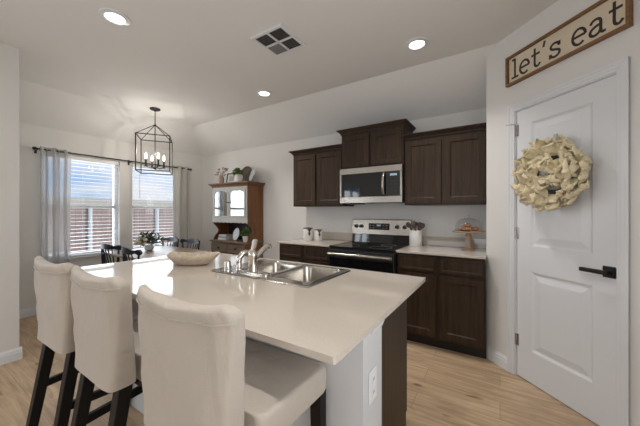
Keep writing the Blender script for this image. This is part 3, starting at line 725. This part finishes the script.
# ------------------------------------------------------------------ slipcovered bar stools
def make_stool():
    t = thing('bar_stool', '', 'bar stool', (0,0,0), 0, 'slipcovered bar stools')
    # backrest cover, local +y faces the island
    b = B(); rings = []; nu = 72
    lv = [0, .04, .10, .18, .27, .36, .46, .56, .66, .76, .85, .91, .95, .98, 1.0]
    ZB, ZT = .640, 1.055
    for v in lv:
        z = ZB + (ZT-ZB)*v
        hw = .182 + .046*v**.9 - (.008 if v > .96 else 0); ht = .052 - .024*v
        yc = -.192 - .048*v**1.25
        if v > .86: yc -= .012*((v-.86)/.14)
        e = 1
        if v > .93: e = 1 - .30*((v-.93)/.07)**2
        r_ = []
        for k in range(nu):
            a = 2*PI*k/nu; ca, sa = math.cos(a), math.sin(a); p = .22
            x = hw * math.copysign(abs(ca)**p, ca) * (1 - (1-e)*.15); y = yc + ht*e * math.copysign(abs(sa)**.42, sa) + .026*(x/.2)**2*v
            zz = z + (v**3)*(.024*(abs(x)/hw)**2 - .018 - .012*x/hw*0)
            q = Vector((x*3.2, y*3.2, zz*3.2))
            d = .010*noise.noise(q*1.3) + .006*noise.noise(q*3.1) + .006*noise.noise(Vector((x*19, y*9, zz*6+3))) + .004*noise.noise(Vector((x*34+zz*20, 0, zz*13)))
            if sa < 0: d += .0035*math.sin(26*x + 5*noise.noise(q*2)+zz*8)*(1-v)*.9
            d *= min(1, 2.5*v+.35)
            r_.append((x + d*ca*.6, y + d*sa, zz + (.006*noise.noise(Vector((x*9, 0, 3))) if v == 0 else 0)))
        rings.append(r_)
    top = rings[-1]; cen = Vector((0,0,0))
    for p in top: cen += Vector(p)
    cen /= len(top)
    rings.append([(cen.x + (p[0]-cen.x)*.93, cen.y + (p[1]-cen.y)*.45, p[2] + .006) for p in top])
    b.loft(rings, cap=True)
    bk = b.make('backrest', 'cloth', t, smooth=70)
    # piping seam under the top roll
    sv = 11; pts = [Vector(p) + Vector((0, -.0015, 0)) for k, p in enumerate(rings[sv]) if nu//2 <= k <= nu]
    B().tube(pts, .0032, 6).make('top_seam', 'cloth', bk, smooth=60)
    # seat cover
    b = B(); rings = []
    for z, o, pu in ((.632, .002, 0), (.645, -.003, 0), (.685, -.005, 0), (.712, -.003, 0), (.721, .000, 0), (.7255, .006, 0), (.7265, .016, 0), (.729, .06, 0)):
        r_ = []
        for (x, y, _) in rr(-.220+o, -.130, .220-o, .214-o, .032, 0, 6):
            x *= 1 + .09*(y+.13)/.34
            q = Vector((x*6, y*6, z*6)); d = .004*noise.noise(q)
            zz = z + (.005*math.sin(14*y+3*x) if z < .64 else 0)
            r_.append((x*(1+d), y+d, zz))
        rings.append(r_)
    b.loft(rings); b.make('seat', 'cloth', t, smooth=60)
    for sx in (-1, 1):
        B().beam((sx*.212, .184, .66), (sx*.218, .192, 0), .046, .036).make('leg', 'darkleg', t, bevel=.003)
        B().beam((sx*.155, -.180, .665), (sx*.172, -.290, 0), .048, .038).make('leg', 'darkleg', t, bevel=.003)
        B().beam((sx*.166, -.215, .385), (sx*.212, .168, .385), .022, .022, (0,0,1), .036, .036).make('stretcher', 'darkleg', t, bevel=.002)
    B().beam((-.19, .186, .24), (.19, .186, .24), .022, .022, (0,0,1), .036, .036).make('stretcher', 'darkleg', t, bevel=.002)
    return t
st = make_stool()
for i, (x, y, a, lb) in enumerate(((-.778, .690, 1.6, 'cream slipcovered bar stool nearest the camera, at the near end of the island'), (-1.365, .690, -.5, 'cream slipcovered bar stool in the middle of the three'), (-1.880, .690, 1, 'cream slipcovered bar stool farthest away, by the far end of the island'))):
    o = st if i == 0 else copy_tree(st)
    o.location = (x, y, 0); o.rotation_euler.z = R(a); o['label'] = lb

# ------------------------------------------------------------------ dining table and chairs
TX, TY = -4.02, 2.08
t = thing('dining_table', 'tan wooden dining table in the window nook', 'table', (TX, TY, 0))
b = B().loft([rr(-.60+o, -.44+o, .60-o, .44-o, .06, z) for o, z in ((.012, .718), (0, .724), (0, .744), (.006, .75))]); b.make('tabletop', 'tabletop', t, smooth=35)
B().lathe([(.09,.05),(.075,.09),(.05,.14),(.06,.30),(.045,.42),(.06,.56),(.09,.69),(.12,.7175)], 20).make('pedestal', 'tabletop', t, smooth=40)
for k in range(2): B().beam((0, 0, .11), ((.40 if k else -.40), 0, .03), .07, .06, (0,1,0)).make('foot', 'tabletop', t, bevel=.006)
def make_chair():
    t = thing('windsor_chair', '', 'chair', (0,0,0), 0, 'dark dining chairs')
    b = B(); prof = [(math.copysign(abs(math.cos(2*PI*k/32))**.7, math.cos(2*PI*k/32))*.225, math.copysign(abs(math.sin(2*PI*k/32))**.7, math.sin(2*PI*k/32))*.205) for k in range(32)]
    b.loft([[(x*q, y*q, z) for x, y in prof] for q, z in ((.90,.422),(1,.430),(1,.448),(.96,.456))]); b.make('seat', 'chair', t, smooth=35)
    for sx in (-1, 1):
        for sy in (-1, 1):
            B().tube([(sx*.14, sy*.13, .43), (sx*.165, sy*.155, .22), (sx*.19, sy*.18, 0)], [.014, .019, .012], 10).make('leg', 'chair', t, smooth=50)
        B().tube([(sx*.168, -.158, .2), (sx*.168, .158, .2)], [.009, .009], 8).make('stretcher', 'chair', t, smooth=50)
    B().tube([(-.168, 0, .2), (.168, 0, .2)], .009, 8).make('stretcher', 'chair', t, smooth=50)
    def yb(x): return -.262 + .075*(x/.26)**2
    b = B(); rings = []
    for i in range(29):
        x = -.262 + .524*i/28; u = abs(x)/.262
        hi = .868 + .010*math.cos(u*PI*1.0) - .012*math.exp(-((u-.62)/.16)**2) + .006*(u > .8)
        lo = .800 + .016*math.exp(-((u-.70)/.18)**2) - .004*(u > .85)
        if u > .93: k = (u-.93)/.07; mid = (hi+lo)/2; hi = mid + (hi-mid)*math.sqrt(max(.02, 1-k*k)); lo = mid + (lo-mid)*math.sqrt(max(.02, 1-k*k))
        y = yb(x); rings.append([(x, y-.012, lo), (x, y+.010, lo), (x, y+.006, hi), (x, y-.016, hi)])
    b.loft(rings); b.make('crest_rail', 'chair', t, smooth=50)
    for sx in (-1, 1): B().tube([(sx*.175, -.165, .45), (sx*.20, -.20, .60), (sx*.228, yb(.228), .815)], [.015, .017, .011], 10).make('back_post', 'chair', t, smooth=50)
    for k in range(5):
        x = -.132 + k*.066; B().tube([(x*.85, -.182, .452), (x, yb(x), .812)], [.008, .007], 8).make('spindle', 'chair', t, smooth=50)
    return t
ch = make_chair()
for i, (x, y, a, lb) in enumerate(((-4.43, 1.88, 3, 'dark spindle-back chair on the near side of the table, left of its neighbour'), (-3.71, 1.83, -4, 'dark spindle-back chair on the near side of the table, in front of the wall pier'), (-4.64, 2.42, 180, 'dark spindle-back chair across the table, partly behind the flowers'), (-4.08, 2.42, 178, 'dark spindle-back chair across the table, in front of the cream curtain'))):
    o = ch if i == 0 else copy_tree(ch)
    o.location = (x, y, 0); o.rotation_euler.z = R(a); o['label'] = lb
# flowers
def leaf(b, p, d, ln, wd, curl=.3):
    d = d.normalized(); s_ = d.cross(Vector((0, 0, 1)))
    s_ = s_.normalized() if s_.length > .01 else Vector((1, 0, 0)); n_ = s_.cross(d)
    def fn(u, v):
        q = wd*math.sin(PI*min(1, max(.02, v)))**.8; return p + d*ln*v + s_*(u-.5)*q*2*.5 - n_*(-curl*ln*v*v*-1*.5) + n_*abs(u-.5)*q*.4
    b.grid(2, 4, fn)
VX, VY = -4.22, 2.08
t = thing('flower_vase', 'white bowl vase of greenery and cream flowers on the dining table', 'vase of flowers', (VX, VY, .7505))
B().lathe([(.035,.0005),(.052,.010),(.060,.032),(.053,.066),(.05,.072),(.045,.068),(.05,.04),(.0005,.02)], 24).make('vase', 'ceramic', t, smooth=40)
b = B(); rnd = random.Random(3)
for k in range(230):
    a = rnd.uniform(0, 2*PI); el = rnd.uniform(.05, 1.2); q = rnd.uniform(.05, .23)
    d = Vector((math.cos(a)*math.cos(el), math.sin(a)*math.cos(el)*.9, math.sin(el)*.85))
    leaf(b, Vector((0,0,.075)) + d*q*.9, d + Vector((rnd.uniform(-.6,.6), rnd.uniform(-.6,.6), rnd.uniform(-.3,.5))), rnd.uniform(.05,.085), rnd.uniform(.018,.03))
b.make('foliage', 'darkleaf', t, recalc=False)
for k, (x, y, z) in enumerate(((-.06,-.12,.12),(.03,-.15,.13),(-.10,-.05,.14),(.0,-.10,.17),(-.13,-.10,.10),(.07,-.08,.15))):
    b = B(); b.ball((x, y, z), .034, (1, 1, .8), 10)
    for v in b.bm.verts: v.co += (v.co - Vector((x, y, z))) * .4 * noise.noise(v.co*60)
    b.make('blossom', 'cream', t, smooth=60)

# ------------------------------------------------------------------ hutch
HX0, HX1 = -4.13, -3.28; HW = HX1-HX0; HY = 3.02; HD = YB-.022-HY; U = .045     # U: setback of the upper part
t = thing('china_hutch', 'brown wooden china hutch with white glass doors in the nook corner', 'hutch', (HX0, HY, 0))
B().box(.01, HW-.01, .02, HD, .09, .80).make('base_cabinet', 'hwood', t)
B().box(.03, HW-.03, .04, HD-.01, 0, .0895).make('plinth', 'hwood', t)
B().box(-.012, HW+.012, -.008, HD, .8005, .830).make('ledge', 'hdraw', t, bevel=.005)
for k in range(2):
    dw = (HW-.05)/2; x = .02 + k*(dw+.01)
    d = B().panel(dw, .135, .02, [(.018,.018,dw-.018,.117)], False, x, .645, 0, .004, .006).make('drawer', 'hdraw', t)
    B().ball((x+dw/2, -.012, .7125), .013).tube([(x+dw/2-.03, -.004, .715), (x+dw/2-.02, -.016, .700), (x+dw/2+.02, -.016, .700), (x+dw/2+.03, -.004, .715)], .004, 6).make('pull', 'blackmetal', d, smooth=50)
for k in range(2):
    dw = (HW-.05)/2; x = .02 + k*(dw+.01)
    d = B().panel(dw, .50, .02, [(.05,.05,dw-.05,.45)], True, x, .12, 0).make('lower_door', 'hwood', t)
    B().ball((x + (dw-.03 if k == 0 else .03), -.012, .40), .012).make('knob', 'blackmetal', d, smooth=60)
# upper: sides with an S-curved lower bracket
def bracket():
    p = [(HD, .8305), (HD, 1.17), (U, 1.17), (U+.015, 1.10), (U+.06, 1.06), (U+.11, 1.00), (U+.10, .95), (U+.05, .91), (U+.02, .87), (U+.01, .8305)]
    return p
for x0, x1 in ((.005, .027), (HW-.027, HW-.005)):
    b = B().prism(bracket(), -.011, .011).xf(Matrix.Translation(((x0+x1)/2, 0, 0)) @ Matrix.Rotation(R(90), 4, 'Z'))
    b.box(x0, x1, U, HD, 1.1705, 1.70); b.make('side_panel', 'hwood', t)
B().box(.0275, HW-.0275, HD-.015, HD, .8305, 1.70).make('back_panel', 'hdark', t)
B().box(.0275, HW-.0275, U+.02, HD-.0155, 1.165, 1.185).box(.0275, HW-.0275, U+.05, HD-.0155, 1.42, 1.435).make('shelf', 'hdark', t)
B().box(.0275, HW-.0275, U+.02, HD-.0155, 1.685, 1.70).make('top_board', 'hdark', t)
# painted front frame
b = B().box(.005, .035, U-.004, U+.018, 1.185, 1.70).box(HW-.035, HW-.005, U-.004, U+.018, 1.185, 1.70).box(.035, HW-.035, U-.004, U+.018, 1.672, 1.70).box(.035, HW-.035, U-.004, U+.018, 1.185, 1.205)
b.make('front_frame', 'hpaint', t)
ap = [(.002, 1.20), (.002, 1.12)]
for k in range(41): x = .01 + (HW-.02)*k/40; ap.append((x, 1.115 + .016*abs(math.sin(PI*k/40*9))))
ap += [(HW-.002, 1.12), (HW-.002, 1.20)]
B().prism(ap, U-.010, U+.006).make('scalloped_apron', 'hpaint', t)
crown(HW-.01, HD, 1.7005, .072, .05, 1, 1, U).xf(Matrix.Translation((.005, 0, 0))).make('cornice', 'hwood', t)
B().loft([[(-.04, U-.051, z), (HW+.04, U-.051, z), (HW+.04, U-.047, z), (-.04, U-.047, z)] for z in (1.755, 1.772)]).make('cornice_edge', 'hdraw', t)
for k in range(2):
    dw = (HW-.08)/2; x0 = .037 + k*(dw+.006); z0, z1 = 1.207, 1.670; f = .028
    # frame with an arched head
    b = B(); b.box(x0, x0+f, U-.016, U-.0045, z0, z1).box(x0+dw-f, x0+dw, U-.016, U-.0045, z0, z1).box(x0+f, x0+dw-f, U-.016, U-.0045, z0, z0+f)
    arch = [(x0+f, z1), (x0+f, z1-.075)]
    for q in range(17):
        u = q/16; arch.append((x0+f+(dw-2*f)*u, z1-.075 + .052*math.sin(PI*u)**.6 if 0 < q < 16 else z1-.075))
    arch += [(x0+dw-f, z1)]
    arch = [arch[0]] + [arch[1]] + arch[3:-2] + [arch[-2], arch[-1]]
    b.prism(arch, U-.016, U-.0045)
    d = b.make('glass_door', 'hpaint', t)
    B().box(x0+f*.8, x0+dw-f*.8, U-.008, U-.005, z0+f*.8, z1-.03).make('pane', 'hglass', d)
    B().ball((x0 + (dw-.018 if k == 0 else .018), U-.028, 1.45), .011).make('knob', 'blackmetal', d, smooth=60)
HT = 1.7735
# things on top of the hutch
t = thing('potted_twigs', 'dusty pink pot of thin blooming twigs at the left end of the hutch top', 'potted stems', (-4.02, 3.16, HT))
B().lathe([(.036,.0005),(.042,.01),(.047,.07),(.040,.115),(.044,.125),(.034,.12)], 18).make('pot', 'pink', t, smooth=40)
b = B(); fl = B(); rnd = random.Random(11)
for k in range(16):
    a = rnd.uniform(0, 2*PI); q = rnd.uniform(.05, .15); h = rnd.uniform(.15, .27)
    p = Vector((math.cos(a)*q, math.sin(a)*q*.55, h)); b.tube([(0,0,.10), (p.x*.35, p.y*.35, .10+(h-.10)*.6), p], [.002,.0018,.0014], 5)
    fl.ball(p, rnd.uniform(.010, .020), (1, 1, .8), 6)
    if k % 2: fl.ball(p*.75 + Vector((0,0,.05)), .011, (1,1,.8), 6)
b.make('twigs', 'twig', t); fl.make('blooms', 'bloom', t, smooth=60)
t = thing('picture_frame', 'small grey-framed picture leaning on top of the hutch', 'picture frame', (-3.83, 3.23, HT), R(10))
m = Matrix.Rotation(R(-12), 4, 'X')
b = B()
for a in ((-.13,.13,0,.018),(-.13,.13,.172,.19),(-.13,-.112,.018,.172),(.112,.13,.018,.172)): b.box(a[0], a[1], -.008, .008, a[2], a[3])
b.xf(m).make('frame', 'greyframe', t)
B().box(-.112, .112, -.002, .004, .018, .172).xf(m).make('mat_board', 'ceramic', t)
B().box(-.072, .072, -.003, -.0021, .05, .14).xf(m).make('print', 'art', t)
B().beam((0, .035, .13), (0, .085, .003), .03, .03, (1,0,0), .004, .004).make('easel_leg', 'greyframe', t)
t = thing('white_pitcher', 'white pitcher filled with bright green leaves on top of the hutch', 'pitcher of greenery', (-3.575, 3.14, HT))
B().lathe([(.045,.0005),(.062,.012),(.070,.05),(.062,.09),(.050,.115),(.055,.130),(.049,.126),(.045,.11),(.0005,.09)], 24).make('pitcher', 'ceramic', t, smooth=40)
B().tube([(.054, .0, .115), (.095, -.005, .11), (.105, -.006, .07), (.066, 0, .035)], .007, 8).make('handle', 'ceramic', t, smooth=60)
b = B(); rnd = random.Random(5)
for k in range(150):
    a = rnd.uniform(0, 2*PI); el = rnd.uniform(-.1, 1.4); q = rnd.uniform(.03, .095)
    d = Vector((math.cos(a)*math.cos(el), math.sin(a)*math.cos(el)*.8, math.sin(el)))
    leaf(b, Vector((-.015,0,.135)) + d*q*.85, d + Vector((rnd.uniform(-.5,.5), rnd.uniform(-.5,.5), rnd.uniform(-.4,.4))), rnd.uniform(.04,.06), rnd.uniform(.025,.04))
b.make('leaves', 'leaf', t, recalc=False)
o = B().lathe([(.0005,0),(.125,0),(.142,.012),(.146,.022),(.138,.024),(.124,.010),(.0005,.008)], 36).xf(Matrix.Rotation(R(78), 4, 'X')).make('wicker_tray', 'wicker', smooth=40, loc=(-3.60, 3.345, HT+.150))
tag(o, 'round brown woven tray standing against the wall on the hutch top', 'tray')
o = B().lathe([(.0005,0),(.075,0),(.098,.012),(.100,.016),(.075,.006),(.0005,.005)], 36, (0,0,0), .9, 1.2).xf(Matrix.Rotation(R(74), 4, 'X')).make('oval_plate', 'plate', smooth=40, loc=(-3.345, 3.235, HT+.118), rot=(0, 0, R(-22)))
tag(o, 'white oval patterned plate standing at the right end of the hutch top', 'plate')
# things on the hutch ledge
bz = .8305
for k, (mt, h, w_, d_, a, lb) in enumerate((('book3', .030, .20, .15, 4, 'white book at the bottom of the stack on the hutch ledge'), ('book2', .026, .19, .145, -5, 'grey book in the middle of the stack on the hutch ledge'), ('book1', .028, .18, .135, 2, 'pale blue book on top of the stack on the hutch ledge'))):
    t = thing('stacked_book', lb, 'book', (-3.95, 3.19, bz), R(a), 'books on the hutch ledge')
    B().box(-w_/2, w_/2, -d_/2, d_/2, .0003, .003).box(-w_/2, w_/2, -d_/2, d_/2, h-.003, h-.0003).box(-w_/2, w_/2, -d_/2, -d_/2+.003, .003, h-.003).make('cover', mt, t)
    B().box(-w_/2+.004, w_/2-.004, -d_/2+.0035, d_/2-.004, .0032, h-.0032).make('pages', 'page', t); bz += h
o = B().lathe([(.0005,0),(.065,0),(.100,.012),(.103,.016),(.07,.006),(.0005,.005)], 36, (0,0,0), .9, 1.0).xf(Matrix.Rotation(R(75), 4, 'X')).make('display_plate', 'plate', smooth=40, loc=(-3.66, 3.185, .8305+.1005), rot=(0, 0, R(-10)))
tag(o, 'white patterned plate standing on the hutch ledge below the glass doors', 'plate')
t = thing('potted_plant', 'small green bushy plant in a white pot on the hutch ledge', 'potted plant', (-3.335, 3.07, .8305))
B().lathe([(.032,.0005),(.036,.006),(.042,.075),(.046,.09),(.040,.086),(.0005,.075)], 20).make('pot', 'ceramic', t, smooth=40)
b = B(); rnd = random.Random(9)
for k in range(130):
    a = rnd.uniform(0, 2*PI); el = rnd.uniform(-.3, 1.5); q = rnd.uniform(.02, .085)
    d = Vector((math.cos(a)*math.cos(el), math.sin(a)*math.cos(el)*.8, math.sin(el)))
    leaf(b, Vector((0,-.0,.135)) + d*q*.8, d + Vector((rnd.uniform(-.5,.5), rnd.uniform(-.5,.5), rnd.uniform(-.4,.4))), rnd.uniform(.03,.045), rnd.uniform(.02,.032))
b.make('leaves', 'leaf', t, recalc=False)

# ------------------------------------------------------------------ sign and wreath on the pantry side
SL, SH = .785, .232
t = thing('wooden_sign', 'long wood-framed sign with brown lettering above the pantry door', 'sign', wl(.084, 0)[:2] + (2.312,), R(-45))
B().box(.012, SL-.012, -.012, -.001, .012, SH-.012).make('board', 'signface', t)
fw = .017
for a in ((0, SL, 0, fw), (0, SL, SH-fw, SH), (0, fw, fw, SH-fw), (SL-fw, SL, fw, SH-fw)): B().box(a[0], a[1], -.034, -.001, a[2], a[3]).make('frame_rail', 'signwood', t, bevel=.0015)
arc = [(.45 + .37*math.cos(R(a)), .49 + .49*math.sin(R(a))) for a in range(0, 318, 12)]
def bez(pts, n=5):
    out = []
    for i in range(len(pts)-1):
        p0, p1, p2, p3 = (pts[max(i-1, 0)], pts[i], pts[i+1], pts[min(i+2, len(pts)-1)])
        for k in range(n):
            u = k/n; out.append(tuple(.5*((2*p1[c]) + (-p0[c]+p2[c])*u + (2*p0[c]-5*p1[c]+4*p2[c]-p3[c])*u*u + (-p0[c]+3*p1[c]-3*p2[c]+p3[c])*u**3) for c in (0, 1)))
    return out + [pts[-1]]
G = {
 'l': (.72, [[(.36,0),(.36,1.5)], [(.10,1.46),(.36,1.46)], [(.06,.05),(.66,.05)]]),
 'e': (.95, [[(.08,.52),(.81,.52)], arc]),
 't': (.82, [bez([(.32,1.38),(.32,.8),(.32,.25),(.42,.05),(.58,.04),(.72,.20)]), [(.06,.93),(.70,.93)]]),
 "'": (.50, [[(.24,1.52),(.14,1.12)], [(.22,1.52),(.22,1.40)]]),
 's': (.92, [bez([(.72,.70),(.62,.90),(.42,.96),(.22,.88),(.16,.72),(.28,.58),(.5,.49),(.70,.38),(.75,.22),(.62,.07),(.42,.02),(.22,.10),(.12,.28)]), [(.73,.98),(.73,.68)], [(.12,.0),(.12,.30)]]),
 ' ': (.55, []),
 'a': (1.0, [bez([(.14,.76),(.24,.92),(.45,.97),(.62,.88),(.67,.68),(.67,.25),(.73,.06),(.92,.06)]), bez([(.67,.58),(.40,.54),(.18,.42),(.11,.24),(.20,.07),(.40,.02),(.58,.12),(.67,.30)])]),
}
u = .1; x = .034
for chx in "let's eat":
    adv, strokes = G[chx]; b = B()
    for s_ in strokes: b.ribbon([(x + p[0]*u, .048 + p[1]*u) for p in s_], .0155, -.0135, -.0121)
    if strokes: b.make('letter', 'ink', t)
    x += adv*u

t = thing('felt_wreath', 'cream ruffled petal wreath hanging on the pantry door', 'wreath', wl(.470, -.035)[:2] + (1.55,), R(-45))
b = B(); rnd = random.Random(21)
for k in range(96):
    a = 2*PI*k/96*2.999 + rnd.uniform(-.10, .10); lay = k % 3
    rad = (.085, .145, .180)[lay]; c = Vector((math.cos(a)*rad, -.012 - (.045, .035, .010)[lay] - rnd.uniform(0, .018), math.sin(a)*rad))
    sp_ = (.9, .7, .25)[lay]
    out = Vector((math.cos(a)*(.15 if lay == 0 else 1)+rnd.uniform(-sp_,sp_), -(.75 if lay == 0 else .45)*rnd.uniform(.6,1.2), math.sin(a)*(.15 if lay == 0 else 1)+rnd.uniform(-sp_,sp_))).normalized()
    side = out.cross(Vector((rnd.uniform(-.7,.7), -1, rnd.uniform(-.7,.7)))).normalized(); nn = side.cross(out)
    ln = rnd.uniform(.085, .115)*(.8 if lay == 0 else 1); wd = rnd.uniform(.11, .16); f1, f2 = rnd.uniform(0, 6), rnd.uniform(4, 7)
    def fn(uu, v):
        s2 = (uu-.5)*2; prof = wd/2*(.16 + .84*math.sin(PI*min(1, v*.62+.04)))*(1 - .85*max(0, v-.70)/.30)
        return c + out*ln*v*(1 - .25*s2*s2) + side*s2*prof + nn*((.022*math.sin(f1+f2*s2) + .010*math.sin(f1*2+9*v))*v + .03*v*v*math.cos(s2*1.5))
    b.grid(10, 7, fn)
o = b.make('petals', 'petal', t, smooth=180, recalc=False)
so = o.modifiers.new('thick', 'SOLIDIFY'); so.thickness = .002
B().lathe([(.125,-.01),(.14,0),(.125,.01),(.11,0),(.125,-.01)], 36, cap=False).xf(Matrix.Rotation(R(90), 4, 'X')).make('ring', 'wicker', t, smooth=60)
t.scale = (.94, .94, .94)
t = thing('door_hook', 'small clear hook above the wreath on the pantry door', 'hook', wl(.455, .0)[:2] + (1.80,), R(-45))
B().box(-.012, .012, -.004, .0075, -.04, .035).make('backplate', 'hook', t, bevel=.004)
B().tube([(0, -.005, -.01), (0, -.018, -.03), (0, -.03, -.025), (0, -.032, -.008)], .004, 8).make('hook', 'hook', t, smooth=60)
